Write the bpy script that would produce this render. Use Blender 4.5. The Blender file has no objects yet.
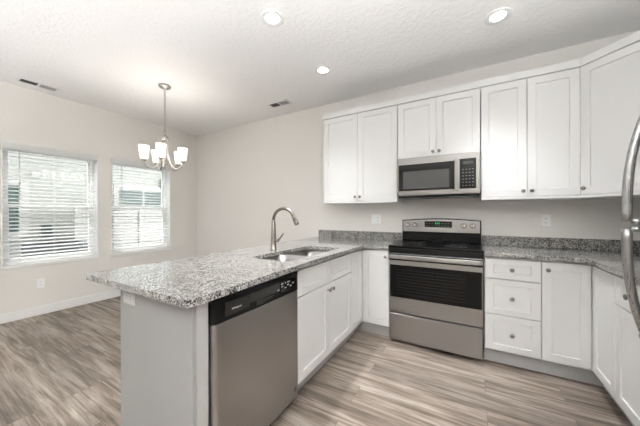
import bpy, bmesh, math, random
from mathutils import Vector, Matrix
random.seed(4)
PI = math.pi
C = bpy.context.scene.collection
S = bpy.context.scene

# ---------------------------------------------------------------- camera
cd = bpy.data.cameras.new('camera'); cam = bpy.data.objects.new('camera', cd); C.objects.link(cam)
cd.sensor_width = 36; cd.lens = 262.157 / 640 * 36; cd.shift_y = 0.43 / 640; cd.clip_start = 0.02
cam.matrix_world = Matrix.Translation((0.6898, -3.1879, 1.2362)) @ Matrix.Rotation(0.5248, 4, 'Z') @ Matrix.Rotation(PI / 2, 4, 'X') @ Matrix.Rotation(-0.0023, 4, 'Z')
S.camera = cam

# ---------------------------------------------------------------- world, light, exposure
S.view_settings.view_transform = 'Standard'; S.view_settings.look = 'None'
S.view_settings.gamma = 1; S.view_settings.exposure = 0.56
W = bpy.data.worlds.new('overcast_sky'); S.world = W; W.use_nodes = True
bg = W.node_tree.nodes['Background']; bg.inputs[0].default_value = (0.98, 0.99, 1.0, 1); bg.inputs[1].default_value = 4.5

CAN_POWER = 125.0
FILL_LAMP_POWER = 190.0
CHAND_POWER = 2.6

def area_light(name, loc, rot, sx, sy, power, col=(1, 1, 1), shape='RECTANGLE', spread=PI):
    l = bpy.data.lights.new(name, 'AREA'); l.shape = shape; l.size = sx; l.size_y = sy; l.energy = power
    l.color = col; l.spread = spread
    o = bpy.data.objects.new(name, l); C.objects.link(o); o.location = loc; o.rotation_euler = rot
    return o
sun = bpy.data.lights.new('sun', 'SUN'); sun.energy = 5.0; sun.angle = math.radians(3); sun.color = (1, .97, .93)
so_ = bpy.data.objects.new('sun', sun); C.objects.link(so_); so_.rotation_euler = Vector((-.42, -.30, .86)).to_track_quat('Z', 'Y').to_euler()
for yc in (-1.985, -0.95):                       # portals only steer sky sampling through the two windows
    p = area_light('window_portal', (-4.16, yc, 1.35), (0, -PI / 2, 0), 1.42, 0.85, 1)
    p.data.cycles.is_portal = True

# ---------------------------------------------------------------- materials
def mat(name, col=(0.8, 0.8, 0.8), rough=0.5, metal=0.0, spec=0.5, emit=None, es=0):
    m = bpy.data.materials.new(name); m.use_nodes = True
    b = m.node_tree.nodes['Principled BSDF']
    b.inputs['Base Color'].default_value = (*col, 1); b.inputs['Roughness'].default_value = rough
    b.inputs['Metallic'].default_value = metal; b.inputs['Specular IOR Level'].default_value = spec
    if emit: b.inputs['Emission Color'].default_value = (*emit, 1); b.inputs['Emission Strength'].default_value = es
    return m
def N(m, t, **kw):
    n = m.node_tree.nodes.new(t)
    for k, v in kw.items():
        if hasattr(n, k): setattr(n, k, v)
        else: n.inputs[k].default_value = v
    return n
def L(m, a, b): m.node_tree.links.new(a, b)
def B(m): return m.node_tree.nodes['Principled BSDF']
def coord(m, scale=(1, 1, 1), rot=(0, 0, 0)):
    t = N(m, 'ShaderNodeTexCoord'); mp = N(m, 'ShaderNodeMapping')
    mp.inputs['Scale'].default_value = scale; mp.inputs['Rotation'].default_value = rot
    L(m, t.outputs['Object'], mp.inputs['Vector']); return mp.outputs['Vector']
def noise(m, vec, scale, detail=3, rough=0.5, dist=0.0):
    n = N(m, 'ShaderNodeTexNoise'); n.inputs['Scale'].default_value = scale; n.inputs['Detail'].default_value = detail
    n.inputs['Roughness'].default_value = rough; n.inputs['Distortion'].default_value = dist
    L(m, vec, n.inputs['Vector']); return n.outputs['Fac']
def ramp(m, fac, stops, interp='LINEAR'):
    r = N(m, 'ShaderNodeValToRGB'); r.color_ramp.interpolation = interp
    e = r.color_ramp.elements
    while len(e) < len(stops): e.new(0.5)
    for i, (p, c) in enumerate(stops):
        e[i].position = p; e[i].color = (*c, 1) if len(c) == 3 else c
    L(m, fac, r.inputs['Fac']); return r.outputs['Color']
def bump(m, h, strength, dist=0.002):
    b = N(m, 'ShaderNodeBump'); b.inputs['Strength'].default_value = strength; b.inputs['Distance'].default_value = dist
    L(m, h, b.inputs['Height']); L(m, b.outputs['Normal'], B(m).inputs['Normal'])
def mix(m, a, b, fac=None, f=0.5, mode='MIX'):
    x = N(m, 'ShaderNodeMix'); x.data_type = 'RGBA'; x.blend_type = mode
    if fac is not None: L(m, fac, x.inputs[0])
    else: x.inputs[0].default_value = f
    for v, i in ((a, 6), (b, 7)):
        if isinstance(v, tuple): x.inputs[i].default_value = (*v, 1)
        else: L(m, v, x.inputs[i])
    return x.outputs[2]

M = {}
M['wall'] = mat('wall_paint', (0.81, 0.79, 0.755), 0.75, spec=0.25)
bump(M['wall'], noise(M['wall'], coord(M['wall']), 90, 3), 0.25, 0.0015)
M['ceiling'] = mat('ceiling_paint', (0.93, 0.925, 0.915), 0.5, spec=0.4)
h = noise(M['ceiling'], coord(M['ceiling'], (1, 1, 1)), 30, 4, 0.55, 0.6)
bump(M['ceiling'], ramp(M['ceiling'], h, [(0.45, (0, 0, 0)), (0.58, (1, 1, 1))]), 0.45, 0.003)
M['trim'] = mat('trim_white', (0.87, 0.87, 0.865), 0.4)
M['cab'] = mat('cabinet_white', (0.765, 0.765, 0.76), 0.38, spec=0.45)
M['endshade'] = mat('shade_toned_end_panel', (0.29, 0.287, 0.281), 0.6, spec=0.3)  # end panel tone lowered, the shade it stands in is put into the colour
M['stile'] = mat('shade_toned_stile', (0.41, 0.405, 0.395), 0.45)  # filler stile darkened too, its shade carried in the colour
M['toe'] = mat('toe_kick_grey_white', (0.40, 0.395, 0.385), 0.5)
M['vinyl'] = mat('window_vinyl', (0.93, 0.935, 0.94), 0.35)
M['slat'] = mat('blind_slat', (0.94, 0.94, 0.935), 0.45)
tl = N(M['slat'], 'ShaderNodeBsdfTranslucent'); tl.inputs[0].default_value = (.85, .86, .86, 1); ms = N(M['slat'], 'ShaderNodeMixShader'); ms.inputs[0].default_value = 0.4
L(M['slat'], B(M['slat']).outputs[0], ms.inputs[1]); L(M['slat'], tl.outputs[0], ms.inputs[2]); L(M['slat'], ms.outputs[0], M['slat'].node_tree.nodes['Material Output'].inputs[0])
M['plate'] = mat('outlet_plastic', (0.93, 0.93, 0.92), 0.35)
M['plate_shade'] = mat('shade_toned_outlet_plate', (0.45, 0.445, 0.44), 0.4)  # darker copy of the outlet plastic, dimmer light put into its colour
M['drainm'] = mat('dull_drain_steel', (0.16, 0.155, 0.15), 0.6, 0.9)  # dark, rough steel for the drains
M['hole'] = mat('dark_hole', (0.02, 0.02, 0.02), 0.8)
M['louvre'] = mat('vent_louvre_grey', (0.42, 0.42, 0.42), 0.5)
M['ventdark'] = mat('vent_shadow', (0.10, 0.10, 0.10), 0.8)
M['knob'] = mat('brushed_nickel', (0.27, 0.26, 0.24), 0.28, 1.0)
M['bright'] = mat('polished_steel', (0.75, 0.74, 0.72), 0.18, 1.0)
M['nickel'] = mat('satin_nickel', (0.25, 0.23, 0.205), 0.30, 1.0)
M['chandmetal'] = mat('chandelier_nickel', (0.46, 0.44, 0.41), 0.35, 0.85)
def steel(name, col, rough, sc):
    m = mat(name, col, rough, 1.0)
    n = noise(m, coord(m, sc), 1.0, 2)
    r = N(m, 'ShaderNodeMapRange'); r.inputs['To Min'].default_value = rough - .07; r.inputs['To Max'].default_value = rough + .09
    L(m, n, r.inputs['Value']); L(m, r.outputs['Result'], B(m).inputs['Roughness'])
    bump(m, n, 0.06, 0.0006)
    return m
M['steel'] = steel('brushed_steel', (0.38, 0.372, 0.362), 0.33, (6, 6, 500))
M['steelv'] = steel('brushed_steel_dishwasher', (0.40, 0.392, 0.384), 0.32, (500, 500, 5))
M['steelmicro'] = steel('brushed_steel_microwave', (0.25, 0.24, 0.228), 0.33, (6, 6, 500))
M['sink'] = steel('sink_steel', (0.24, 0.23, 0.22), 0.48, (300, 8, 8))
M['fridge'] = steel('fridge_steel', (0.42, 0.42, 0.42), 0.28, (400, 400, 5))
M['black'] = mat('black_plastic', (0.006, 0.006, 0.006), 0.3, spec=0.22)
M['gloss'] = mat('black_glass', (0.004, 0.004, 0.004), 0.08, spec=0.35)
M['btn'] = mat('panel_print_grey', (0.17, 0.17, 0.17), 0.5)
M['prt'] = mat('print_white', (0.65, 0.65, 0.65), 0.5)
M['panelgrey'] = mat('panel_dark_grey', (0.014, 0.0135, 0.013), 0.3)
M['green'] = mat('clock_digits', (0.02, 0.3, 0.08), 0.5, emit=(0.1, 1.0, 0.3), es=0.5)
M['mwin'] = mat('microwave_window', (0.055, 0.055, 0.054), 0.2)
M['grease'] = mat('filter_grey', (0.35, 0.34, 0.33), 0.4, 0.8)
M['lamp'] = mat('lamp_lens', (1, 1, 1), 0.4, emit=(1.0, 0.96, 0.90), es=9)
M['shade'] = mat('frosted_glass_lit', (0.95, 0.93, 0.90), 0.3, emit=(1.0, 0.95, 0.86), es=0.85)
M['ovenwin'] = mat('oven_window_glass', (0.005, 0.005, 0.005), 0.12, spec=0.22)
M['rack'] = mat('oven_rack_line', (0.016, 0.0155, 0.015), 0.4)
M['tub'] = mat('dark_interior', (0.05, 0.05, 0.05), 0.7)
M['teal'] = mat('neighbour_pane_teal', (0.018, 0.045, 0.043), 0.10)
M['navy'] = mat('condenser_navy', (0.012, 0.018, 0.034), 0.5)
M['concrete'] = mat('side_yard_gravel', (0.22, 0.215, 0.205), 0.9)
bump(M['concrete'], noise(M['concrete'], coord(M['concrete']), 60, 3), 0.6, 0.02)
M['fence'] = mat('vinyl_fence', (0.27, 0.27, 0.27), 0.45)
M['red'] = mat('red_tag', (0.5, 0.05, 0.04), 0.5)

# window pane: clear glass with a mirror-like sheen
g = bpy.data.materials.new('window_pane'); g.use_nodes = True; nt = g.node_tree; nt.nodes.clear()
o_ = nt.nodes.new('ShaderNodeOutputMaterial'); mx = nt.nodes.new('ShaderNodeMixShader'); fr = nt.nodes.new('ShaderNodeMath')
tr = nt.nodes.new('ShaderNodeBsdfTransparent'); gl = nt.nodes.new('ShaderNodeBsdfGlossy'); gl.inputs['Roughness'].default_value = 0.0
lw = nt.nodes.new('ShaderNodeLayerWeight'); lw.inputs[0].default_value = 0.5
pw_ = nt.nodes.new('ShaderNodeMath'); pw_.operation = 'POWER'; pw_.inputs[1].default_value = 5
nt.links.new(lw.outputs['Facing'], pw_.inputs[0]); fr.operation = 'MULTIPLY_ADD'; fr.inputs[1].default_value = 0.9; fr.inputs[2].default_value = 0.07; nt.links.new(pw_.outputs[0], fr.inputs[0])
tr.inputs[0].default_value = (0.96, 0.97, 0.96, 1)
nt.links.new(fr.outputs[0], mx.inputs[0]); nt.links.new(tr.outputs[0], mx.inputs[1]); nt.links.new(gl.outputs[0], mx.inputs[2]); nt.links.new(mx.outputs[0], o_.inputs[0])
M['pane'] = g

# granite
def granite():
    m = mat('speckled_granite', (0.5, 0.5, 0.5), 0.09, spec=0.85)
    v = coord(m)
    vo = N(m, 'ShaderNodeTexVoronoi'); vo.inputs['Scale'].default_value = 215; L(m, v, vo.inputs['Vector'])
    sep = N(m, 'ShaderNodeSeparateColor'); L(m, vo.outputs['Color'], sep.inputs[0])
    big = noise(m, v, 26, 3, 0.6)
    ad = N(m, 'ShaderNodeMath', operation='ADD'); L(m, sep.outputs[0], ad.inputs[0])
    mr = N(m, 'ShaderNodeMapRange'); mr.inputs['From Min'].default_value = 0.3; mr.inputs['From Max'].default_value = 0.7
    mr.inputs['To Min'].default_value = -0.2; mr.inputs['To Max'].default_value = 0.24; L(m, big, mr.inputs['Value'])
    L(m, mr.outputs['Result'], ad.inputs[1])
    c = ramp(m, ad.outputs[0], [(0.0, (0.014, 0.014, 0.015)), (0.12, (0.06, 0.058, 0.056)), (0.29, (0.15, 0.146, 0.14)),
                               (0.50, (0.27, 0.262, 0.25)), (0.72, (0.45, 0.44, 0.42))], 'CONSTANT')
    L(m, c, B(m).inputs['Base Color'])
    return m
M['granite'] = granite()

# vinyl planks running along X
def planks():
    m = mat('grey_brown_vinyl_plank', (0.3, 0.25, 0.2), 0.42, spec=0.4)
    v = coord(m)
    br = N(m, 'ShaderNodeTexBrick'); L(m, v, br.inputs['Vector'])
    br.offset = 0.37; br.offset_frequency = 2; br.squash = 1
    for k, val in (('Scale', 1.0), ('Mortar Size', 0.0012), ('Mortar Smooth', 0.2), ('Bias', 0.0), ('Brick Width', 1.22), ('Row Height', 0.178)):
        br.inputs[k].default_value = val
    br.inputs['Color1'].default_value = (0, 0, 0, 1); br.inputs['Color2'].default_value = (1, 1, 1, 1); br.inputs['Mortar'].default_value = (0.5, 0.5, 0.5, 1)
    # shift the grain per plank
    sc = N(m, 'ShaderNodeVectorMath', operation='MULTIPLY'); L(m, br.outputs['Color'], sc.inputs[0]); sc.inputs[1].default_value = (7.3, 3.1, 5.7)
    ad = N(m, 'ShaderNodeVectorMath', operation='ADD'); L(m, v, ad.inputs[0]); L(m, sc.outputs[0], ad.inputs[1])
    mp = N(m, 'ShaderNodeMapping'); mp.inputs['Scale'].default_value = (0.85, 11.0, 1); L(m, ad.outputs[0], mp.inputs['Vector'])
    g1 = noise(m, mp.outputs[0], 1.5, 6, 0.62, 0.7)
    mp2 = N(m, 'ShaderNodeMapping'); mp2.inputs['Scale'].default_value = (3, 75, 1); L(m, ad.outputs[0], mp2.inputs['Vector'])
    g2 = noise(m, mp2.outputs[0], 1.5, 3, 0.6)
    base = ramp(m, g1, [(0.31, (0.125, 0.098, 0.079)), (0.45, (0.25, 0.205, 0.17)), (0.55, (0.40, 0.345, 0.30)), (0.70, (0.54, 0.485, 0.435))])
    fine = ramp(m, g2, [(0.32, (0.66, 0.65, 0.64)), (0.62, (1.08, 1.08, 1.08))])
    c = mix(m, base, fine, f=1.0, mode='MULTIPLY')
    tone = ramp(m, br.outputs['Color'], [(0.0, (0.60, 0.585, 0.57)), (1.0, (0.86, 0.84, 0.82))])
    c = mix(m, c, tone, f=1.0, mode='MULTIPLY')
    c = mix(m, c, (0.10, 0.08, 0.065), fac=br.outputs['Fac'])
    L(m, c, B(m).inputs['Base Color'])
    bump(m, g2, 0.12, 0.001)
    return m
M['floor'] = planks()

# lap siding outdoors
def siding():
    m = mat('pale_lap_siding', (0.60, 0.63, 0.58), 0.6)
    t = N(m, 'ShaderNodeTexCoord'); s = N(m, 'ShaderNodeSeparateXYZ'); L(m, t.outputs['Object'], s.inputs[0])
    d = N(m, 'ShaderNodeMath', operation='DIVIDE'); d.inputs[1].default_value = 0.15; L(m, s.outputs[2], d.inputs[0])
    f = N(m, 'ShaderNodeMath', operation='FRACT'); L(m, d.outputs[0], f.inputs[0])
    c = ramp(m, f.outputs[0], [(0.0, (0.15, 0.157, 0.147)), (0.07, (0.23, 0.237, 0.226))])
    L(m, c, B(m).inputs['Base Color']); bump(m, f.outputs[0], 0.5, 0.02)
    return m
M['siding'] = siding()

# ---------------------------------------------------------------- mesh helpers
class MB:
    def __init__(s): s.bm = bmesh.new()
    def box(s, x0, x1, y0, y1, z0, z1):
        x0, x1 = sorted((x0, x1)); y0, y1 = sorted((y0, y1)); z0, z1 = sorted((z0, z1))
        v = [s.bm.verts.new((x, y, z)) for z in (z0, z1) for x, y in ((x0, y0), (x1, y0), (x1, y1), (x0, y1))]
        for f in ((3, 2, 1, 0), (4, 5, 6, 7), (0, 1, 5, 4), (1, 2, 6, 5), (2, 3, 7, 6), (3, 0, 4, 7)): s.bm.faces.new([v[i] for i in f])
        return s
    def prism(s, poly, z0, z1, axis='z'):
        def P(a, b, c): return (a, b, c) if axis == 'z' else ((a, c, b) if axis == 'y' else (c, a, b))
        n = len(poly)
        lo = [s.bm.verts.new(P(a, b, z0)) for a, b in poly]; hi = [s.bm.verts.new(P(a, b, z1)) for a, b in poly]
        fs = [s.bm.faces.new(lo[::-1]), s.bm.faces.new(hi)]
        for i in range(n): fs.append(s.bm.faces.new((lo[i], lo[(i + 1) % n], hi[(i + 1) % n], hi[i])))
        bmesh.ops.recalc_face_normals(s.bm, faces=fs)
        return s
    def ring(s, c, u, v, r, seg):
        return [s.bm.verts.new(c + u * (r * math.cos(2 * PI * k / seg)) + v * (r * math.sin(2 * PI * k / seg))) for k in range(seg)]
    def skin(s, rings, caps=True, closed=False):
        fs = []
        for a, b in zip(rings, rings[1:]):
            n = len(a)
            for i in range(n): fs.append(s.bm.faces.new((a[i], a[(i + 1) % n], b[(i + 1) % n], b[i])))
        if caps: fs.append(s.bm.faces.new(rings[0][::-1])); fs.append(s.bm.faces.new(rings[-1]))
        for f in fs: f.smooth = len(f.verts) == 4
        bmesh.ops.recalc_face_normals(s.bm, faces=fs)
    def lathe(s, prof, origin=(0, 0, 0), axis=(0, 0, 1), seg=20, caps=True):
        """prof: list of (radius, height along the axis)"""
        ax = Vector(axis).normalized(); u = ax.orthogonal().normalized(); v = ax.cross(u); o = Vector(origin)
        s.skin([s.ring(o + ax * hh, u, v, max(r, 1e-4), seg) for r, hh in prof], caps); return s
    def tube(s, pts, r, seg=10):
        pts = [Vector(p) for p in pts]; rs = r if isinstance(r, (list, tuple)) else [r] * len(pts)
        t = (pts[1] - pts[0]).normalized(); u = t.orthogonal().normalized(); rings = []
        for i, p in enumerate(pts):
            a = pts[max(i - 1, 0)]; b = pts[min(i + 1, len(pts) - 1)]; t = (b - a).normalized()
            u = (u - t * u.dot(t)).normalized(); rings.append(s.ring(p, u, t.cross(u), rs[i], seg))
        s.skin(rings); return s
    def torus(s, c, R, r, n, axis, seg=14, seg2=8, sx=1.0, dirx=None):
        ax = Vector(axis).normalized(); u = Vector(dirx).normalized() if dirx else ax.orthogonal().normalized(); v = ax.cross(u); c = Vector(c); rings = []
        for k in range(seg + 1):
            a = 2 * PI * (k % seg) / seg; d = u * math.cos(a) * sx + v * math.sin(a); dn = (u * math.cos(a) + v * math.sin(a))
            rings.append(s.ring(c + d * R, dn, ax, r, seg2))
        s.skin(rings, caps=False); return s
    def door(s, x0, x1, z0, z1, yf, t=0.02, rail=0.058, railz=None, depth=0.008):
        """shaker front facing -y: a flat frame round a recessed panel"""
        rz = railz or rail; yb = yf + t; bm = s.bm
        def q(xa, xb, za, zb, y): return [bm.verts.new((x, y, z)) for x, z in ((xa, za), (xb, za), (xb, zb), (xa, zb))]
        back = q(x0, x1, z0, z1, yb); e = 0.0015
        side = q(x0, x1, z0, z1, yf + e); front = q(x0 + e, x1 - e, z0 + e, z1 - e, yf)
        inn = q(x0 + rail, x1 - rail, z0 + rz, z1 - rz, yf); inn2 = q(x0 + rail + .003, x1 - rail - .003, z0 + rz + .003, z1 - rz - .003, yf + depth)
        fs = [bm.faces.new(back[::-1]), bm.faces.new(inn2)]
        for a, b in ((back, side), (side, front), (front, inn), (inn, inn2)):
            for i in range(4): fs.append(bm.faces.new((a[i], a[(i + 1) % 4], b[(i + 1) % 4], b[i])))
        bmesh.ops.recalc_face_normals(bm, faces=fs); return s
    def build(s, name, m, parent=None, bevel=0.0, smooth=False):
        me = bpy.data.meshes.new(name); s.bm.to_mesh(me); s.bm.free(); me.materials.append(M[m])
        o = bpy.data.objects.new(name, me); C.objects.link(o)
        if parent: o.parent = parent
        if bevel:
            b = o.modifiers.new('bevel', 'BEVEL'); b.width = bevel; b.segments = 2; b.limit_method = 'ANGLE'; b.angle_limit = 0.6
        return o
def tag(o, label=None, cat=None, group=None, kind=None):
    for k, v in (('label', label), ('category', cat), ('group', group), ('kind', kind)):
        if v: o[k] = v
    return o
def thing(name, label, cat, loc=(0, 0, 0), rz=0, group=None):
    o = bpy.data.objects.new(name, None); C.objects.link(o); o.location = loc; o.rotation_euler = (0, 0, rz)
    o.empty_display_size = 0.1
    return tag(o, label, cat, group)
def struct(name, mb, m, bevel=0): return tag(mb.build(name, m, None, bevel), kind='structure')
def text(name, body, size, m, parent, mtx, depth=0.0004, align='CENTER'):
    cu = bpy.data.curves.new(name, 'FONT'); cu.body = body; cu.size = size; cu.extrude = depth; cu.align_x = align; cu.align_y = 'CENTER'
    t = bpy.data.objects.new(name + '_curve', cu); C.objects.link(t)
    me = bpy.data.meshes.new_from_object(t.evaluated_get(bpy.context.evaluated_depsgraph_get()))
    bpy.data.objects.remove(t); bpy.data.curves.remove(cu)
    me.transform(mtx); me.materials.clear(); me.materials.append(M[m]); me.name = name
    o = bpy.data.objects.new(name, me); C.objects.link(o); o.parent = parent; return o
def FACE(x, y, z):      # text standing on a front that faces local -y
    return Matrix.Translation((x, y, z)) @ Matrix.Rotation(PI / 2, 4, 'X')
def knob(parent, x, y, z):      # faces local -y
    return MB().lathe([(0.0075, 0), (0.0055, 0.003), (0.0050, 0.014), (0.0135, 0.019), (0.0155, 0.024), (0.0130, 0.029), (0.005, 0.031)], (x, y, z), (0, -1, 0), 16).build('knob', 'knob', parent)

# ---------------------------------------------------------------- room shell
XW, XR, YR, H = -3.905, 2.051, -7.2, 2.743
struct('floor', MB().box(XW - .2, XR + .15, YR - .15, .15, -0.1, 0), 'floor')
struct('ceiling', MB().box(XW - .2, XR + .15, YR - .15, .15, H, H + .1), 'ceiling')
struct('wall_back', MB().box(XW - .2, XR + .15, 0, .15, 0, H), 'wall')
struct('wall_right', MB().box(XR, XR + .15, YR, 0, 0, H), 'wall')
wins = [(-2.43, -1.54), (-1.39, -0.51)]; WZ0, WZ1 = 0.632, 2.07
mb = MB(); TW = 0.2
mb.box(XW - TW, XW, YR, wins[0][0], 0, H); mb.box(XW - TW, XW, wins[0][1], wins[1][0], 0, H); mb.box(XW - TW, XW, wins[1][1], 0, 0, H)
for a, b in wins: mb.box(XW - TW, XW, a, b, 0, WZ0); mb.box(XW - TW, XW, a, b, WZ1, H)
struct('wall_left', mb, 'wall')
struct('wall_front', MB().box(XW - .2, XR + .15, YR - .15, YR, 0, H), 'wall')
bb = MB().box(XW, XW + .014, YR, -.014, 0, .108); struct('baseboard_left', bb, 'trim', .003)
struct('baseboard_back', MB().box(XW, -1.15, -.014, 0, 0, .108), 'trim', .003)

# the two windows with their white returns, sashes and panes
for i, (a, b) in enumerate(wins):
    xo = XW - 0.165; t = 0.012
    r = MB().box(xo, XW + .004, a, a + t, WZ0, WZ1).box(xo, XW + .004, b - t, b, WZ0, WZ1).box(xo, XW + .004, a + t, b - t, WZ1 - t, WZ1)
    w = tag(r.build('window_%d' % (i + 1), 'vinyl', None, .002), kind='structure')
    MB().box(xo, XW + .012, a - .006, b + .006, WZ0 - .024, WZ0 + .012).build('window_sill', 'vinyl', w, .003)
    f = MB(); a1, b1, z0, z1 = a + t, b - t, WZ0 + .012, WZ1 - t; xf0, xf1 = xo, xo + .07; fw = .035
    f.box(xf0, xf1, a1, a1 + fw, z0, z1).box(xf0, xf1, b1 - fw, b1, z0, z1).box(xf0, xf1, a1 + fw, b1 - fw, z0, z0 + fw).box(xf0, xf1, a1 + fw, b1 - fw, z1 - fw, z1)
    f.build('window_frame', 'vinyl', w, .002)
    zm = 1.335
    for nm, x_0, x_1, za, zb in (('lower_sash', xo + .036, xo + .062, z0 + fw, zm + .022), ('upper_sash', xo + .008, xo + .034, zm - .022, z1 - fw)):
        s = MB(); sw = .028; aa, bb_ = a1 + fw, b1 - fw
        s.box(x_0, x_1, aa, aa + sw, za, zb).box(x_0, x_1, bb_ - sw, bb_, za, zb).box(x_0, x_1, aa + sw, bb_ - sw, za, za + sw + .008).box(x_0, x_1, aa + sw, bb_ - sw, zb - sw - .008, zb)
        so = s.build(nm, 'vinyl', w, .002)
        xm = (x_0 + x_1) / 2
        MB().box(xm - .002, xm + .002, aa + sw, bb_ - sw, za + sw + .008, zb - sw - .008).build('pane', 'pane', so)
    # blind
    bl = thing('window_blind', ['white slatted blind hanging in the larger left window near the ceiling vent', 'white slatted blind in the right window behind the chandelier'][i], 'blind', (XW - .034, (a + b) / 2, WZ0))
    hw = (b1 - a1) / 2 - .004; Hh = WZ1 - t - WZ0
    MB().box(-.03, .03, -hw, hw, Hh - .05, Hh - .002).build('headrail', 'slat', bl, .002)
    MB().box(.036, .048, -hw - .016, hw + .016, Hh - .072, Hh + .008).build('valance', 'slat', bl, .002)
    sl = MB(); z = .075; tilt = math.radians(14)
    while z < Hh - .08:
        cx, cz = .025 * math.cos(tilt), .025 * math.sin(tilt)
        # a gently crowned slat, its room side edge turned down
        v = []
        for y in (-hw, hw):
            for (q, zz) in ((-1, cz), (0, .0025), (1, -cz)):
                v.append(sl.bm.verts.new((q * cx, y, z + zz + .0013))); v.append(sl.bm.verts.new((q * cx, y, z + zz - .0013)))
        for k in (0, 1):
            p, n = 2 * k, 2 * k + 2
            sl.bm.faces.new((v[p], v[n], v[n + 6], v[p + 6])); sl.bm.faces.new((v[p + 1], v[p + 7], v[n + 7], v[n + 1]))
        sl.bm.faces.new((v[0], v[6], v[7], v[1])); sl.bm.faces.new((v[4], v[5], v[11], v[10]))
        z += .0445
    sl.build('slats', 'slat', bl)
    MB().box(-.026, .026, -hw, hw, .017, .035).build('bottom_rail', 'slat', bl, .002)
    for yy in (-hw + .13, 0, hw - .13):
        MB().tube([(.027, yy, .035), (.027, yy, Hh - .06)], .0012, 5).tube([(-.027, yy, .035), (-.027, yy, Hh - .06)], .0012, 5).build('ladder_cord', 'slat', bl)
    MB().tube([(.040, -hw + .12, Hh - .07), (.041, -hw + .121, Hh - .60)], .004, 6).build('tilt_wand', 'slat', bl)

# ---------------------------------------------------------------- outdoors
tag(MB().box(-14, XW - .2, -9, 8, -.5, -.25).build('side_yard_ground', 'concrete'), kind='structure')
XN = -6.6
nh = thing('neighbour_house', 'pale siding house wall seen through the blinds', 'house', (XN, 0, -.25))
MB().box(-3, 0, -8, 7, 0, 3.35).build('siding_wall', 'siding', nh)
MB().prism([(0.45, 3.35), (-3, 4.6), (-3, 3.35)], -8, 7, 'y').build('roof', 'concrete', nh)
def nwin(y0, y1, z0, z1, split):
    z0 += .25; z1 += .25; fr_ = .10
    f = MB().box(0, .04, y0 - fr_, y0, z0 - fr_, z1 + fr_).box(0, .04, y1, y1 + fr_ + .03, z0 - fr_, z1 + fr_).box(0, .04, y0, y1, z1, z1 + fr_ + .04).box(0, .04, y0, y1, z0 - fr_ - .05, z0)
    for s in split: f.box(0, .035, s - .025, s + .025, z0, z1)
    fo = f.build('window', 'fence', nh, .004)
    MB().box(0.001, .012, y0, y1, z0, z1).build('pane', 'teal', fo)
nwin(-3.1, -1.775, .90, 1.76, [-2.45]); nwin(-.19, .93, 1.43, 1.82, [.35])
MB().box(0, .05, -1.62, -1.50, 2.2, 2.3).build('vent_hood', 'fence', nh, .004)
ln = MB().box(0, .07, .76, .85, 2.15, 2.42).build('wall_lantern', 'black', nh, .01)
# vinyl privacy fence
fe = thing('privacy_fence', 'white vinyl fence seen through the lower panes', 'fence', (-6.15, 0, -.25))
for k, (ya, yb) in enumerate(((-1.02, .02), (.14, 1.18), (1.30, 2.4))):
    p = MB()
    for j in range(10): p.box(-.01, .012, ya, yb, .05 + j * .152, .05 + j * .152 + .145)
    p.build('fence_panel', 'fence', fe, .003)
for y in (-1.08, .08, 1.24): MB().box(-.05, .05, y - .05, y + .05, 0, 1.62).prism([(-.06, -.06), (.06, -.06), (.06, .06), (-.06, .06)], 1.62, 1.64).build('fence_post', 'fence', fe, .004) if False else MB().box(-.05, .05, y - .05, y + .05, 0, 1.60).build('fence_post', 'fence', fe, .006)
# condenser
ac = thing('air_conditioner_condenser', 'dark blue outdoor air conditioner unit behind the left blind', 'air conditioner', (-5.75, -1.50, -.25))
MB().box(-.34, .34, -.40, .40, 0, .06).build('pad', 'concrete', ac, .01)
b_ = MB().box(-.30, .30, -.36, .36, .06, .98); b_.build('cabinet', 'navy', ac, .03)
gb = MB()
for j in range(16): gb.box(.30, .312, -.32, .32, .14 + j * .05, .155 + j * .05)
gb.build('louvre_grille', 'black', ac)
MB().lathe([(.30, 0), (.30, .03), (.26, .04)], (0, 0, .98), (0, 0, 1), 28).build('fan_guard', 'black', ac)
MB().box(.312, .316, .14, .24, .62, .66).build('tag', 'red', ac)
me_ = thing('utility_meter_box', 'small dark utility meter on the neighbouring wall', 'meter', (XN + .002, -1.42, .80))
MB().box(0, .10, -.07, .07, 0, .24).build('housing', 'navy', me_, .01); MB().lathe([(.05, 0), (.05, .05), (.03, .06)], (.10, 0, .15), (1, 0, 0), 16).build('dial_cover', 'teal', me_)

# ---------------------------------------------------------------- upper cabinets
UZ0, UZ1 = 1.356, 2.405; UD = 0.304; UF = -0.324
def upper(label, x0, x1, z0, z1, knobs=True, rail=True):
    t = thing('upper_cabinet', label, 'cabinet', (x0, 0, z0)); w_ = x1 - x0; hh = z1 - z0; lo = .027 if rail else .004
    MB().box(.001, w_ - .001, -UD, -.001, 0, hh).build('body', 'cab', t, .001)
    if rail: MB().box(.001, w_ - .001, UF - .004, -UD - .0005, 0, .023).build('light_rail', 'cab', t, .004)
    for k in (0, 1):
        a = .003 if k == 0 else w_ / 2 + .0015; b = w_ / 2 - .0015 if k == 0 else w_ - .003
        d = MB().door(a, b, lo, hh - .003, UF, rail=.060).build('door', 'cab', t)
        knob(d, (b - .028) if k == 0 else (a + .028), UF, lo + .045)
    return t
upper('tall white two-door wall cabinet at the left end above the sink corner', -.914, -.002, UZ0, UZ1)
upper('short white two-door wall cabinet directly above the microwave', .002, .760, 1.808, UZ1, rail=False)
upper('tall white two-door wall cabinet between microwave and diagonal corner cabinet', .764, 1.446, UZ0, UZ1)
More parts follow.
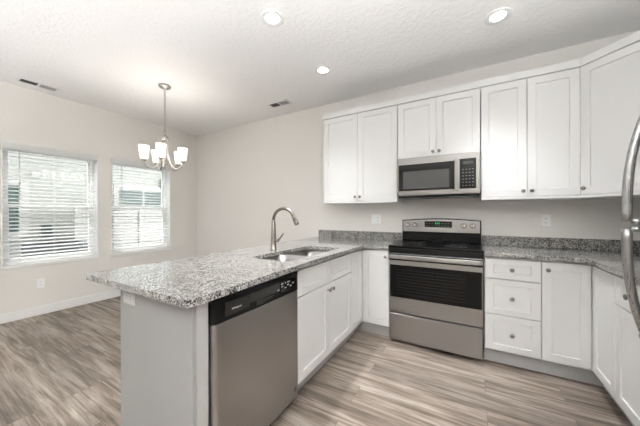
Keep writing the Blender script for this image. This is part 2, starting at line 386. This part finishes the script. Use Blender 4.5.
# diagonal corner wall cabinet
t = thing('upper_cabinet', 'white diagonal corner wall cabinet with one wide door at right', 'cabinet', (1.449, -UD, UZ0), -PI / 4)
A = Matrix.Rotation(PI / 4, 2)
def dl(X, Y):
    v = A @ Vector((X - 1.449, Y + UD)); return (v.x, v.y)
hh = UZ1 - UZ0; xe = XR - UD
mb = MB().prism([dl(1.449, -UD), dl(xe, -(xe - 1.449) - UD), dl(XR - .001, -(xe - 1.449) - UD), dl(XR - .001, -.001), dl(1.449, -.001)], 0, hh); mb.build('body', 'cab', t)
dw_ = (xe - 1.449) * math.sqrt(2)
d = MB().door(.012, dw_ - .012, .027, hh - .003, -.021, rail=.060).build('door', 'cab', t); knob(d, .042, -.021, .075)
MB().box(.004, dw_ - .004, -.024, -.0005, 0, .023).build('light_rail', 'cab', t, .003)
# crown board along the tops
o1 = .010
cr = MB().prism([(-.914 - .008, -.001), (-.914 - .008, UF - o1), (1.449 - .012, UF - o1), (xe - .012, UF - o1 - (xe - 1.449)), (xe + .01, UF + .01 - (xe - 1.449)), (1.449 + .0, UF + .014), (-.90, UF + .014), (-.90, -.001)], UZ1 + .0005, 2.470)
tag(cr.build('crown_moulding', 'cab', None, .003), 'flat white crown board running along the tops of the wall cabinets', 'moulding')

# ---------------------------------------------------------------- base cabinets
BD, BF_, BT, KZ = .609, -.629, .882, .114
def basebox(mb, w_, top=True):
    mb.box(.001, .017, -BD, -.001, KZ, BT).box(w_ - .017, w_ - .001, -BD, -.001, KZ, BT).box(.017, w_ - .017, -BD, -.001, KZ, KZ + .016).box(.017, w_ - .017, -.012, -.001, KZ + .016, BT)
    mb.box(.017, w_ - .017, -BD, -BD + .016, KZ + .016, BT)
    if top: mb.box(.017, w_ - .017, -BD + .016, -.012, BT - .016, BT)
    return mb
# drawer base
X1, X2 = .779, 1.146; w_ = X2 - X1
t = thing('base_cabinet', 'white three-drawer base cabinet immediately right of the stove', 'cabinet', (X1, 0, 0))
basebox(MB(), w_).build('body', 'cab', t)
MB().box(.001, w_ - .001, -.57, -.555, 0, KZ - .001).build('toe_kick', 'toe', t)
for za, zb in ((.705, .864), (.415, .699), (.126, .409)):
    d = MB().door(.004, w_ - .003, za, zb, BF_, rail=.058, railz=.046).build('drawer', 'cab', t); knob(d, w_ / 2, BF_, (za + zb) / 2)
# corner pie-cut cabinets
def corner(label, x0, xi, x1, wallside, ys, knob_x):
    # an L shaped body: the back run spans x0..x1, its return spans down to ys
    t = thing('corner_base_cabinet', label, 'cabinet', (x0 if wallside == 'r' else x1, 0, 0)); ox = t.location.x
    if wallside == 'r':
        poly = [(x0 + .001, -.001), (x0 + .001, -BD), (xi + .02, -BD), (xi + .02, ys + .001), (x1 - .001, ys + .001), (x1 - .001, -.001)]
        k1 = [(x0 + .001, -.57), (xi + .075, -.57), (xi + .075, ys + .001), (xi + .09, ys + .001), (xi + .09, -.555), (x0 + .001, -.555)]
    else:
        poly = [(x1 - .001, -.001), (x0 + .001, -.001), (x0 + .001, ys + .001), (xi - .02, ys + .001), (xi - .02, -BD), (x1 - .001, -BD)]
        k1 = [(x1 - .001, -.57), (xi - .075, -.57), (xi - .075, ys + .001), (xi - .09, ys + .001), (xi - .09, -.555), (x1 - .001, -.555)]
    MB().prism([(a - ox, b) for a, b in poly], KZ, BT).build('body', 'cab', t)
    MB().prism([(a - ox, b) for a, b in k1], 0, KZ - .001).build('toe_kick', 'toe', t)
    if wallside == 'r':
        d = MB().door(x0 - ox + .003, xi - ox - .002, .126, .864, BF_, rail=.056).build('door', 'cab', t)
        e = MB().door(.004, -ys - .629 - .003, .126, .864, 0, rail=.056)
        e.bm.transform(Matrix.Translation((xi - ox, BF_, 0)) @ Matrix.Rotation(-PI / 2, 4, 'Z'))
    else:
        d = MB().door(xi - ox + .002, x1 - ox - .003, .126, .864, BF_, rail=.056).build('door', 'cab', t)
        e = MB().door(.003, -ys - .629 - .004, .126, .864, 0, rail=.056)
        e.bm.transform(Matrix.Translation((xi - ox, ys, 0)) @ Matrix.Rotation(PI / 2, 4, 'Z'))
    e.build('door', 'cab', t)
    knob(d, knob_x - ox, BF_, .864 - .055)
    return t
XI = 1.422; PFx = -.285
corner('white corner base cabinet with two narrow doors under the right counter bend', X2, XI, XR, 'r', -.968, X2 + .036)
corner('white corner base cabinet between the sink cabinet and the stove', -.914, PFx, -.014, 'l', -.914, -.014 - .03)
# right return cabinet
rw = .382
t = thing('base_cabinet', 'white base cabinet with one drawer over a door beside the refrigerator', 'cabinet', (XR, -.968, 0), -PI / 2)
basebox(MB(), rw).build('body', 'cab', t)
MB().box(.001, rw - .001, -.555, -.54, 0, KZ - .001).build('toe_kick', 'toe', t)
d = MB().door(.004, rw - .003, .705, .864, BF_, rail=.058, railz=.046).build('drawer', 'cab', t); knob(d, rw / 2, BF_, .785)
d = MB().door(.004, rw - .003, .126, .697, BF_, rail=.058).build('door', 'cab', t); knob(d, rw - .035, BF_, .64)
# sink base on the peninsula
YS = -1.797; sw_ = -.914 - YS
t = thing('sink_base_cabinet', 'white sink cabinet with two doors beside the dishwasher', 'cabinet', (-.914, YS, 0), PI / 2)
basebox(MB(), sw_, top=False).build('body', 'cab', t)
MB().box(.001, sw_ - .001, -.555, -.54, 0, KZ - .001).build('toe_kick', 'toe', t)
for k in (0, 1):
    a = .004 if k == 0 else sw_ / 2 + .002; b = sw_ / 2 - .002 if k == 0 else sw_ - .003
    MB().door(a, b, .693, .864, BF_, rail=.058, railz=.046).build('false_drawer_front', 'cab', t)
    d = MB().door(a, b, .126, .684, BF_, rail=.060).build('door', 'cab', t)
    knob(d, b - .028 if k == 0 else a + .028, BF_, .684 - .045)
# peninsula end and back panels
ep = thing('peninsula_end_panel', 'painted end wall of the peninsula beside the dishwasher, under the counter overhang', 'panel', (-.59, -2.5, 0))
MB().box(-.272, .304, -.031, -.014, 0, BT).build('end_board', 'endshade', ep, .002)
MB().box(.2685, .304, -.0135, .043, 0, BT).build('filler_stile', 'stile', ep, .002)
MB().box(-.309, -.273, -.026, .043, 0, BT).build('corner_trim', 'endshade', ep, .002)
MB().box(-.325, .306, -.043, -.032, 0, .10).build('base_trim', 'trim', ep, .002)
bp = thing('peninsula_back_panel', 'white back panel of the peninsula facing the dining side', 'panel', (-.914, -1.5, 0))
MB().box(-.0, -.018, -.95, 1.49, 0, BT).build('board', 'cab', bp)
MB().box(-.019, -.031, -.95, 1.48, 0, .10).build('base_trim', 'trim', bp, .002)

# ---------------------------------------------------------------- countertops
def rounded(poly, radii, seg=5):
    out = []; n = len(poly)
    for i, (p, r) in enumerate(zip(poly, radii)):
        p = Vector(p)
        if r == 0: out.append((p.x, p.y)); continue
        a = (Vector(poly[i - 1]) - p).normalized(); b = (Vector(poly[(i + 1) % n]) - p).normalized()
        for k in range(seg + 1):
            s = k / seg; q = p + a * r * (1 - s) ** 2 + b * r * s ** 2
            out.append((q.x, q.y))
    return out
CZ0, CZ1 = .884, .914
SX0, SX1, SY0, SY1 = -.725, -.365, -1.785, -.985       # sink cut-out
ct = thing('granite_countertop', 'speckled granite countertop on the peninsula with the sink set in it', 'countertop', (-.6, -1.3, CZ0))
def off(poly, ox=.6, oy=1.3): return [(a + ox, b + oy) for a, b in poly]
FX = -.258
outer = rounded([(-1.17, -.001), (-1.108, -2.60), (-.218, -2.595), (FX, -1.6), (FX, -.70), (-.205, -.655), (-.012, -.655), (-.012, -.001)], [0, .010, .012, 0, .02, .02, 0, 0])
hole = rounded([(SX0, SY0), (SX1, SY0), (SX1, SY1), (SX0, SY1)], [.09, .05, .05, .09], 6)
def plate_with_hole(outer, hole, z0, z1):
    bm = bmesh.new(); mb = MB(); mb.bm.free(); mb.bm = bm
    for z, flip in ((z1, False), (z0, True)):
        es = []
        for loop in (outer, hole):
            vs = [bm.verts.new((a, b, z)) for a, b in loop]
            for i in range(len(vs)): es.append(bm.edges.new((vs[i], vs[(i + 1) % len(vs)])))
        bmesh.ops.triangle_fill(bm, use_beauty=True, use_dissolve=False, edges=es)
    bm.verts.ensure_lookup_table(); n1 = len(outer) + len(hole); V = list(bm.verts)
    for st, ln_ in ((0, len(outer)), (len(outer), len(hole))):
        for i in range(ln_):
            a, b = st + i, st + (i + 1) % ln_
            bm.faces.new((V[a], V[b], V[b + n1], V[a + n1]))
    bmesh.ops.recalc_face_normals(bm, faces=bm.faces); return mb
plate_with_hole(off(outer), off(hole), 0, CZ1 - CZ0).build('slab', 'granite', ct, .002)
MB().box(-1.168 + .6, -.012 + .6, 1.3 - .021, 1.3 - .001, CZ1 - CZ0 + .0005, CZ1 - CZ0 + .093).build('backsplash', 'granite', ct, .002)
ct = thing('granite_countertop', 'speckled granite countertop right of the stove turning the corner to the refrigerator', 'countertop', (1.4, -.4, CZ0))
outer = rounded([(.779, -.001), (.779, -.655), (1.34, -.655), (1.395, -.71), (1.395, -1.350), (XR - .001, -1.350), (XR - .001, -.001)], [0, 0, .02, .02, 0, 0, 0])
MB().prism(off(outer, -1.4, .4), 0, CZ1 - CZ0).build('slab', 'granite', ct, .002)
zt = CZ1 - CZ0
MB().prism(off([(.779, -.001), (.779, -.021), (XR - .021, -.021), (XR - .021, -1.35), (XR - .001, -1.35), (XR - .001, -.001)], -1.4, .4), zt + .0005, zt + .093).build('backsplash', 'granite', ct, .002)

# ---------------------------------------------------------------- sink and faucet
sk = thing('kitchen_sink', 'stainless double-bowl undermount sink set in the peninsula counter', 'sink', ((SX0 + SX1) / 2, (SY0 + SY1) / 2, CZ0 - .2))
sx, sy = (SX1 - SX0) / 2 + .006, (SY1 - SY0) / 2 + .006; top = .199
def bowl(y0, y1, ztop):
    mb = MB(); bm = mb.bm; rings = []
    def loop(inset, z, r): return [bm.verts.new((a, b, z)) for a, b in rounded([(-sx + inset, y0 + inset), (sx - inset, y0 + inset), (sx - inset, y1 - inset), (-sx + inset, y1 - inset)], [r] * 4, 6)]
    L1 = [loop(0, ztop, .07), loop(.006, .03, .065), loop(.02, .008, .06), loop(.045, .001, .05)]
    fs = []
    for a, b in zip(L1, L1[1:]):
        n = len(a)
        for i in range(n): fs.append(bm.faces.new((a[i], a[(i + 1) % n], b[(i + 1) % n], b[i])))
    fs.append(bm.faces.new(L1[-1]))
    for f in fs: f.smooth = True
    o = mb.build('bowl', 'sink', sk); so = o.modifiers.new('thick', 'SOLIDIFY'); so.thickness = .0015; so.offset = 0
    yc = (y0 + y1) / 2
    MB().lathe([(.045, .0025), (.043, .006), (.030, .004), (.028, .0035)], (0, yc, 0), (0, 0, 1), 24).build('drain', 'drainm', o)
    MB().lathe([(.026, .0036), (.02, .0042)], (0, yc, 0), (0, 0, 1), 20).build('strainer', 'hole', o)
bowl(-sy, -.012, top); bowl(.012, sy, top)
MB().box(-sx + .06, sx - .06, -.012, .012, top - .022, top - .020).build('divider', 'sink', sk)

fc = thing('kitchen_faucet', 'brushed nickel pull-down gooseneck faucet behind the sink', 'faucet', (-.843, -1.37, CZ1))
MB().lathe([(.030, 0), (.030, .006), (.0265, .010), (.0245, .06), (.0200, .17), (.0165, .25), (.0140, .262)], (0, 0, 0), (0, 0, 1), 24).build('body', 'nickel', fc)
pts = [(0, 0, .255), (0, 0, .262)]
R_ = .112
for k in range(0, 15):
    a = PI - k * math.radians(11.2); pts.append((R_ + R_ * math.cos(a), 0, .262 + R_ * .93 * math.sin(a)))
MB().tube(pts, .0138, 14).build('spout', 'nickel', fc)
pe = Vector(pts[-1]); dr = (pe - Vector(pts[-2])).normalized()
sh = MB().lathe([(.0145, 0), (.0165, .008), (.0195, .045), (.0205, .078), (.0175, .086)], pe, dr, 18).build('spray_head', 'nickel', fc)
side = Vector((0, -1, 0)); nb = (side * .6 + Vector((dr.z, 0, -dr.x)) * .8).normalized()
b0 = pe + dr * .045 + Vector((.55, -.8, .1)).normalized() * .0135
MB().tube([b0 - dr * .016, b0 + dr * .016], .007, 8).build('spray_button', 'black', sh)
lv = MB().tube([(.012, 0, .075), (.055, -.0, .085)], [.0155, .0145], 14)
lv.tube([(.050, 0, .083), (.070, 0, .103), (.112, 0, .150)], [.0075, .0065, .0055], 10); lv.build('lever', 'nickel', fc)

# ---------------------------------------------------------------- dishwasher
DY0, DY1 = -2.452, -1.802; dwid = DY1 - DY0
t = thing('dishwasher', 'stainless dishwasher with black control panel built into the peninsula', 'dishwasher', (-.914, DY0, 0), PI / 2)
MB().box(.004, dwid - .012, -.60, -.002, .05, .872).build('tub', 'tub', t)
MB().box(.012, dwid - .012, -.585, -.57, .002, .049).box(.012, dwid - .012, -.612, -.601, .05, .085).build('toe_kick', 'black', t)
def bowed(x0, x1, z0, z1, yf, yb, m, name, par, r=.022, bow=.004):
    n = 16; pr = [(x0, yb)]
    for k in range(5): a = k / 4 * PI / 2; pr.append((x0 + r - r * math.cos(a), yf + r - r * math.sin(a)))
    for k in range(1, n): s = k / n; pr.append((x0 + r + (x1 - x0 - 2 * r) * s, yf - bow * math.sin(PI * s)))
    for k in range(5): a = (1 - k / 4) * PI / 2; pr.append((x1 - r + r * math.cos(a), yf + r - r * math.sin(a)))
    pr.append((x1, yb)); mb = MB().prism(pr, z0, z1)
    for f in mb.bm.faces: f.smooth = len(f.verts) == 4
    o = mb.build(name, m, par)
    o.modifiers.new('b', 'BEVEL').width = .0015; o.modifiers['b'].limit_method = 'ANGLE'; o.modifiers['b'].angle_limit = 1.2
    o.data.set_sharp_from_angle(angle=.7) if hasattr(o.data, 'set_sharp_from_angle') else None
    return o
dd = bowed(.006, dwid - .006, .085, .752, -.648, -.601, 'steelv', 'door', t)
MB().lathe([(.013, 0), (.013, .002), (.010, .003)], (dwid - .055, -.651, .145), (0, -1, 0), 20).build('badge', 'knob', dd)
cp = bowed(.003, dwid - .003, .755, .868, -.650, -.601, 'black', 'control_panel', t, r=.028)
MB().box(.06, .155 + .05, -.6565, -.650, .778, .838).build('inset', 'panelgrey', cp, .001)
MB().box(.208, .44, -.6575, -.650, .795, .843).build('inset', 'panelgrey', cp, .001)
MB().box(.255, .385, -.6595, -.650, .767, .793).build('handle_pocket', 'hole', cp, .004)
MB().box(.45, .61, -.6572, -.648, .783, .845).build('display_window', 'gloss', cp, .002)
text('brand_lettering', 'Whirlpool', .014, 'prt', cp, FACE(.125, -.6572, .802))
for k, xx in enumerate((.42, .455, .485, .51, .535, .56)):
    MB().box(xx, xx + .014, -.6585, -.657, .80 + .012 * (k % 2), .805 + .012 * (k % 2)).build('button', 'prt', cp)
for k, xx in enumerate((.462, .492, .522)): text('button_lettering', ('HEAT', 'HI', 'START')[k], .009, 'prt', cp, FACE(xx, -.6578, .830))

# ---------------------------------------------------------------- range
RX0, RX1 = -.008, .773; rw_ = RX1 - RX0
t = thing('kitchen_range', 'stainless electric range with black glass cooktop and oven', 'stove', (RX0, 0, 0))
MB().box(.004, rw_ - .004, -.60, -.03, .025, .905).build('body', 'black', t, .002)
for fx, fy in ((.05, -.56), (rw_ - .05, -.56), (.05, -.07), (rw_ - .05, -.07)): MB().lathe([(.018, 0), (.018, .024)], (fx, fy, 0), (0, 0, 1), 12).build('foot', 'black', t)
ck = MB().prism([(-.032, .906), (-.648, .906), (-.660, .914), (-.660, .922), (-.650, .929), (-.032, .929)], .0, rw_, 'x')
ck = ck.build('cooktop', 'gloss', t, .002)
for bx, by, br_ in ((.20, -.48, .105), (.57, -.48, .085), (.20, -.22, .080), (.58, -.22, .10), (.385, -.16, .05)):
    bu = MB()
    for rr in (br_, br_ * .62): bu.torus((bx, by, .9292), rr, .0012, 0, (0, 0, 1), 40, 4)
    bu.build('burner_ring', 'panelgrey', ck)
MB().box(0, rw_, -.652, -.601, .858, .905).build('front_rail', 'black', t, .004)
# door
dr_ = MB().box(.003, rw_ - .003, -.652, -.602, .292, .853)
od = dr_.build('oven_door', 'steel', t, .003)
ow = MB().box(.012, rw_ - .012, -.6555, -.6525, .437, .745).build('oven_window', 'ovenwin', od, .001)
rk = MB()
for j in range(9): rk.box(.075, rw_ - .13, -.6562, -.6556, .475 + j * .028, .478 + j * .028)
rk.build('rack_lines', 'rack', ow)
# bow shaped highlight strips pressed in the steel, left and right
for nm, z0, z1, yf, par in (('trim_curve', .300, .428, -.6535, od),):
    pass
hd = MB()
pr = [(.004, -.690), (.03, -.703), (rw_ * .25, -.707), (rw_ / 2, -.708), (rw_ * .75, -.707), (rw_ - .03, -.703), (rw_ - .004, -.690)]
hd.prism(pr + [(a, b + .022) for a, b in pr[::-1]], .808, .846)
for xx in (.012, rw_ - .034): hd.box(xx, xx + .022, -.690, -.652, .812, .842)
hd.build('handle', 'steel', od, .006)
MB().box(.004, rw_ - .004, -.6555, -.6525, .788, .850).build('handle_recess', 'gloss', od, .001)
dw2 = bowed(.003, rw_ - .003, .030, .280, -.655, -.602, 'steel', 'storage_drawer', t, r=.012, bow=.006)
# backguard
bgd = MB(); n = 16; prf = []
for k in range(n + 1): s = k / n; prf.append((s * rw_, 1.160 + .020 * math.sin(PI * s)))
bgd.prism([(0, .93)] + prf + [(rw_, .93)], -.075, -.03, 'y'); bgo = bgd.build('backguard', 'black', t, .004)
st = MB(); pf = [(.012 + s / n * (rw_ - .024), 1.150 + .019 * math.sin(PI * s / n)) for s in range(n + 1)]
st.prism([(.012, 1.030)] + pf + [(rw_ - .012, 1.030)], -.088, -.0755, 'y'); st.build('control_panel', 'steel', bgo, .003)
ds = MB().box(.245, .515, -.091, -.0882, 1.082, 1.148).build('display_window', 'gloss', bgo, .002)
text('clock_digits', '9:41', .030, 'green', ds, FACE(.375, -.0914, 1.124))
for j in range(2):
    for k in range(8):
        if 2 < k < 5 and j: continue
        MB().box(.258 + k * .031, .274 + k * .031, -.0918, -.0911, 1.095 + j * .028, 1.099 + j * .028).build('button_print', 'btn', ds)
for xx in (.065, .145, rw_ - .155, rw_ - .075):
    k_ = MB().lathe([(.027, 0), (.027, .006), (.0215, .009), (.0195, .028), (.016, .031)], (xx, -.0885, 1.105), (0, -1, 0), 22).build('knob', 'bright', bgo)
    MB().box(xx - .003, xx + .003, -.1245, -.118, 1.087, 1.123).build('pointer', 'knob', k_, .001)

# ---------------------------------------------------------------- microwave
MX0, MX1 = .018, .760; mw = MX1 - MX0; MZ0 = 1.395; mh = 1.804 - MZ0
t = thing('microwave', 'stainless over-the-range microwave hung under the short wall cabinet', 'microwave', (MX0, 0, MZ0))
MB().box(0, mw, -.360, -.002, .012, mh).build('body', 'black', t)
fr_ = MB().box(0, mw, -.398, -.361, .022, mh - .0).build('front_frame', 'steelmicro', t, .005)
dr2 = MB().box(.012, .532, -.401, -.3985, .070, mh - .070).build('door', 'gloss', fr_, .001)
MB().box(.055, .485, -.4025, -.4012, .090, mh - .140).build('door_window', 'mwin', dr2, .001)
MB().prism([(.530, -.40), (.530, -.428), (.536, -.433), (.558, -.433), (.564, -.428), (.564, -.40)], .055, mh - .058).build('handle', 'steelmicro', fr_, .003)
cpn = MB().box(.574, mw - .035, -.402, -.3985, .070, mh - .060).build('control_panel', 'gloss', fr_, .001)
MB().box(.60, mw - .055, -.4032, -.4022, mh - .112, mh - .085).build('display', 'panelgrey', cpn)
for r_ in range(6):
    for c_ in range(4):
        MB().box(.597 + c_ * .026, .609 + c_ * .026, -.4030, -.4021, .095 + r_ * .030, .101 + r_ * .030).build('button', 'btn', cpn)
MB().lathe([(.011, 0), (.011, .002), (.008, .003)], (mw * .53, -.3985, mh - .030), (0, -1, 0), 18).build('badge', 'knob', fr_)
MB().box(.01, mw - .01, -.385, -.05, 0, .0115).build('underside_vent', 'black', t)
for xa, xb in ((.04, .21), (mw - .26, mw - .06)): MB().box(xa, xb, -.380, -.20, -.004, -.0005).build('grease_filter', 'grease', t, .001)

# ---------------------------------------------------------------- refrigerator
t = thing('refrigerator', 'stainless top-freezer refrigerator at the right edge, mostly out of frame', 'refrigerator', (2.03, -1.365, 0), -PI / 2)
fw_ = .755; fh = 1.74; zs = 1.178
MB().box(0, fw_, -.59, -.0, .03, fh - .015).build('body', 'panelgrey', t, .004)
for nm, z0, z1 in (('freezer_door', zs + .006, fh), ('fresh_food_door', .06, zs - .006)):
    d = bowed(0, fw_, z0, z1, -.660, -.595, 'fridge', nm, t, r=.02, bow=.006)
    s = 1 if nm == 'freezer_door' else -1; zb = zs + s * .006; pts = []
    x_ = .045
    for k in range(15):
        q = k / 14; pts.append((x_, -.714 + .062 * q ** 2.6, zb + s * (.012 + .50 * q)))
    hb = MB().tube([(x_, -.700, zb + s * .012), (x_, -.662, zb + s * .012)], .013, 10).tube(pts, [.019 - .004 * (k / 14) for k in range(15)], 14)
    hb.build('handle', 'fridge', d)
for fx in (.05, fw_ - .05):
    for fy in (-.5, -.06): MB().lathe([(.02, 0), (.02, .029)], (fx, fy, 0), (0, 0, 1), 10).build('foot', 'black', t)

# ---------------------------------------------------------------- outlets
def outlet(label, loc, rz, gangs=1, lying=False, pm='plate'):
    o = thing('wall_outlet', label, 'outlet', loc, rz)
    if lying: o.rotation_euler = (0, PI / 2, 0)
    hw = .035 if gangs == 1 else .058
    MB().box(-hw, hw, -.006, -.0005, -.057, .057).build('cover_plate', pm, o, .002)
    for g_ in range(gangs):
        gx = 0 if gangs == 1 else (-.023 + g_ * .046)
        if gangs == 2 and g_ == 0:
            f = MB().box(gx - .016, gx + .016, -.009, -.0062, -.033, .033).build('rocker_switch', 'plate', o, .002); continue
        f = MB().box(gx - .016, gx + .016, -.0085, -.0062, -.034, .034).build('receptacle', pm, o, .002)
        hl = MB()
        for zz in (-.018, .018): hl.box(gx - .007, gx - .0045, -.0092, -.0086, zz - .005, zz + .005).box(gx + .0045, gx + .007, -.0092, -.0086, zz - .004, zz + .004)
        hl.build('slots', 'hole', f)
    return o
outlet('white wall outlet below the left window near the baseboard', (XW, -2.12, .385), PI / 2)
outlet('double white switch and outlet plate on the backsplash wall left of the stove', (-.345, 0, 1.165), 0, 2)
outlet('single white outlet on the wall above the right counter', (1.29, 0, 1.163), 0)
outlet('white outlet on the peninsula end just under the counter', (-.785, -2.531, .822), 0, lying=True, pm='plate_shade')

# ---------------------------------------------------------------- ceiling fixtures
def downlight(label, x, y, pw=1.0):
    o = thing('recessed_light', label, 'ceiling light', (x, y, H), 0)
    MB().lathe([(.088, -.0005), (.088, -.005), (.080, -.007), (.056, -.003), (.053, -.0022)], (0, 0, 0), (0, 0, 1), 32, caps=False).build('trim_ring', 'trim', o)
    MB().lathe([(.053, -.001), (.053, -.0024)], (0, 0, 0), (0, 0, 1), 28).build('lens', 'lamp', o)
    l = bpy.data.lights.new('downlight_beam', 'SPOT'); l.energy = CAN_POWER * pw; l.color = (.975, .985, 1.0); l.shadow_soft_size = .07
    l.spot_size = math.radians(76); l.spot_blend = 1.0
    lo = bpy.data.objects.new('downlight_beam', l); C.objects.link(lo); lo.location = (x, y, H - .012)
    return o
downlight('recessed ceiling light above the peninsula sink, nearest to the camera', -.636, -1.621, 1.2)
downlight('recessed ceiling light nearest the back wall, in front of the left wall cabinets', -.660, -.787, .55)
downlight('recessed ceiling light at upper right above the drawer cabinet', .866, -.769, .85)
downlight('added unseen recessed fill light behind the camera on the left', -2.4, -5.2)  # this and the next are unseen lights added to brighten the room
downlight('added unseen recessed fill light behind the camera on the right', .6, -5.2)
# two unseen floor lamps added behind the camera to brighten ceiling and walls
def added_uplight(label, x, y, pw):
    o = thing('added_floor_lamp', label, 'lamp', (x, y, 0))
    MB().lathe([(.14, 0), (.14, .015), (.03, .030)], (0, 0, 0), (0, 0, 1), 28).build('base', 'nickel', o)
    MB().lathe([(.012, .030), (.012, 1.26)], (0, 0, 0), (0, 0, 1), 12).build('pole', 'nickel', o)
    MB().lathe([(.02, 1.26), (.09, 1.29), (.17, 1.37), (.165, 1.37), (.088, 1.30), (.015, 1.275)], (0, 0, 0), (0, 0, 1), 28, caps=False).build('lamp_shade', 'nickel', o)
    l = bpy.data.lights.new('fill_beam', 'SPOT'); l.energy = FILL_LAMP_POWER * pw; l.color = (.97, .985, 1.0); l.shadow_soft_size = .06
    l.spot_size = math.radians(154); l.spot_blend = .35
    lo = bpy.data.objects.new('fill_beam', l); C.objects.link(lo); lo.location = (x, y, 1.39); lo.rotation_euler = (PI, 0, 0)
added_uplight('added unseen fill lamp behind the camera towards the dining side', -2.1, -4.7, .72)
added_uplight('added unseen fill lamp behind the camera towards the right wall', 1.35, -4.2, 2.8)
def vent(label, x, y, rz):
    o = thing('ceiling_vent', label, 'vent', (x, y, H), rz)
    f = MB().box(-.17, .17, -.072, -.050, -.006, -.0005).box(-.17, .17, .050, .072, -.006, -.0005).box(-.17, -.145, -.05, .05, -.006, -.0005).box(.145, .17, -.05, .05, -.006, -.0005).box(-.010, .010, -.05, .05, -.006, -.0005)
    f.build('frame', 'trim', o, .001)
    MB().box(-.145, -.010, -.05, .05, -.0015, -.0006).box(.010, .145, -.05, .05, -.0015, -.0006).build('duct_opening', 'ventdark', o)
    lv = MB()
    for side_ in (-1, 1):
        for k in range(6):
            yy = -.042 + k * .0168; dx = .0045 * side_
            v = [lv.bm.verts.new(p) for p in ((side_ * .011, yy, -.0018), (side_ * .144, yy, -.0018), (side_ * .144, yy + dx, -.006), (side_ * .011, yy + dx, -.006))]
            lv.bm.faces.new(v)
    lv.build('louvres', 'louvre', o); return o
vent('white ceiling vent beside the window wall at upper left', -3.675, -2.185, PI / 2)
vent('white ceiling vent near the back wall left of the wall cabinets', -1.59, -.35, 0)

# chandelier
ch = thing('chandelier', 'five-arm nickel chandelier with lit frosted glass shades', 'chandelier', (-2.43, -1.434, 1.70))
MB().lathe([(.065, 1.0425), (.066, 1.030), (.058, 1.018), (.015, 1.012), (.010, 1.0)], (0, 0, 0), (0, 0, 1), 28).build('canopy', 'chandmetal', ch)
cn = MB(); z = .992; k = 0
while z > .515:
    cn.torus((0, 0, z - .011), .0095, .0026, 0, (1, 0, 0) if k % 2 else (0, 1, 0), 12, 6, 1.6, (0, 0, 1)); z -= .0215; k += 1
cn.build('chain', 'chandmetal', ch)
MB().torus((0, 0, .488), .020, .003, 0, (1, .3, 0), 18, 8).build('loop', 'chandmetal', ch)
MB().lathe([(.006, .468), (.012, .455), (.036, .440), (.040, .432), (.040, .405), (.034, .398), (.012, .392)], (0, 0, 0), (0, 0, 1), 26).build('hub', 'chandmetal', ch)
MB().lathe([(.004, .052), (.010, .06), (.004, .07)], (0, 0, 0), (0, 0, 1), 10).tube([(0, 0, .066), (0, 0, .395)], .004, 8).build('centre_rod', 'chandmetal', ch)
yaw = .5248; rv = Vector((math.cos(yaw), math.sin(yaw), 0)); dv = Vector((-math.sin(yaw), math.cos(yaw), 0))
prof = [(.026, .395), (.028, .33), (.034, .26), (.046, .19), (.064, .125), (.090, .080), (.120, .062), (.150, .062), (.178, .078), (.198, .105), (.205, .135)]
ctr = [];
for i in range(len(prof) - 1):
    for s in (0, .5): ctr.append((prof[i][0] * (1 - s) + prof[i + 1][0] * s, prof[i][1] * (1 - s) + prof[i + 1][1] * s))
ctr.append(prof[-1])
sm = [ctr[0]] + [tuple((ctr[i - 1][j] + 2 * ctr[i][j] + ctr[i + 1][j]) / 4 for j in (0, 1)) for i in range(1, len(ctr) - 1)] + [ctr[-1]]
for k in range(5):
    a = math.radians(72 * k + 2); dirv = rv * math.cos(a) + dv * math.sin(a)
    am = MB().tube([dirv * r + Vector((0, 0, z)) for r, z in sm], .0080, 8).build('arm', 'chandmetal', ch)
    e = dirv * .205
    MB().lathe([(.008, .130), (.026, .142), (.031, .152), (.026, .158)], e, (0, 0, 1), 18).build('socket_cup', 'chandmetal', am)
    s_ = MB().lathe([(.016, .160), (.037, .161), (.041, .185), (.047, .240), (.053, .306), (.0505, .306), (.0445, .240), (.038, .187), (.030, .170)], e, (0, 0, 1), 24, caps=False)
    s_.build('lamp_shade', 'shade', ch)
    MB().lathe([(.010, .160), (.012, .19), (.020, .22), (.018, .245), (.006, .256)], e, (0, 0, 1), 14).build('bulb', 'lamp', ch)
    l = bpy.data.lights.new('chandelier_bulb_glow', 'POINT'); l.energy = CHAND_POWER; l.shadow_soft_size = .075; l.color = (1, .96, .91)
    lo = bpy.data.objects.new('chandelier_bulb_glow', l); C.objects.link(lo); lo.location = Vector((-2.43, -1.434, 1.70)) + e + Vector((0, 0, .235))
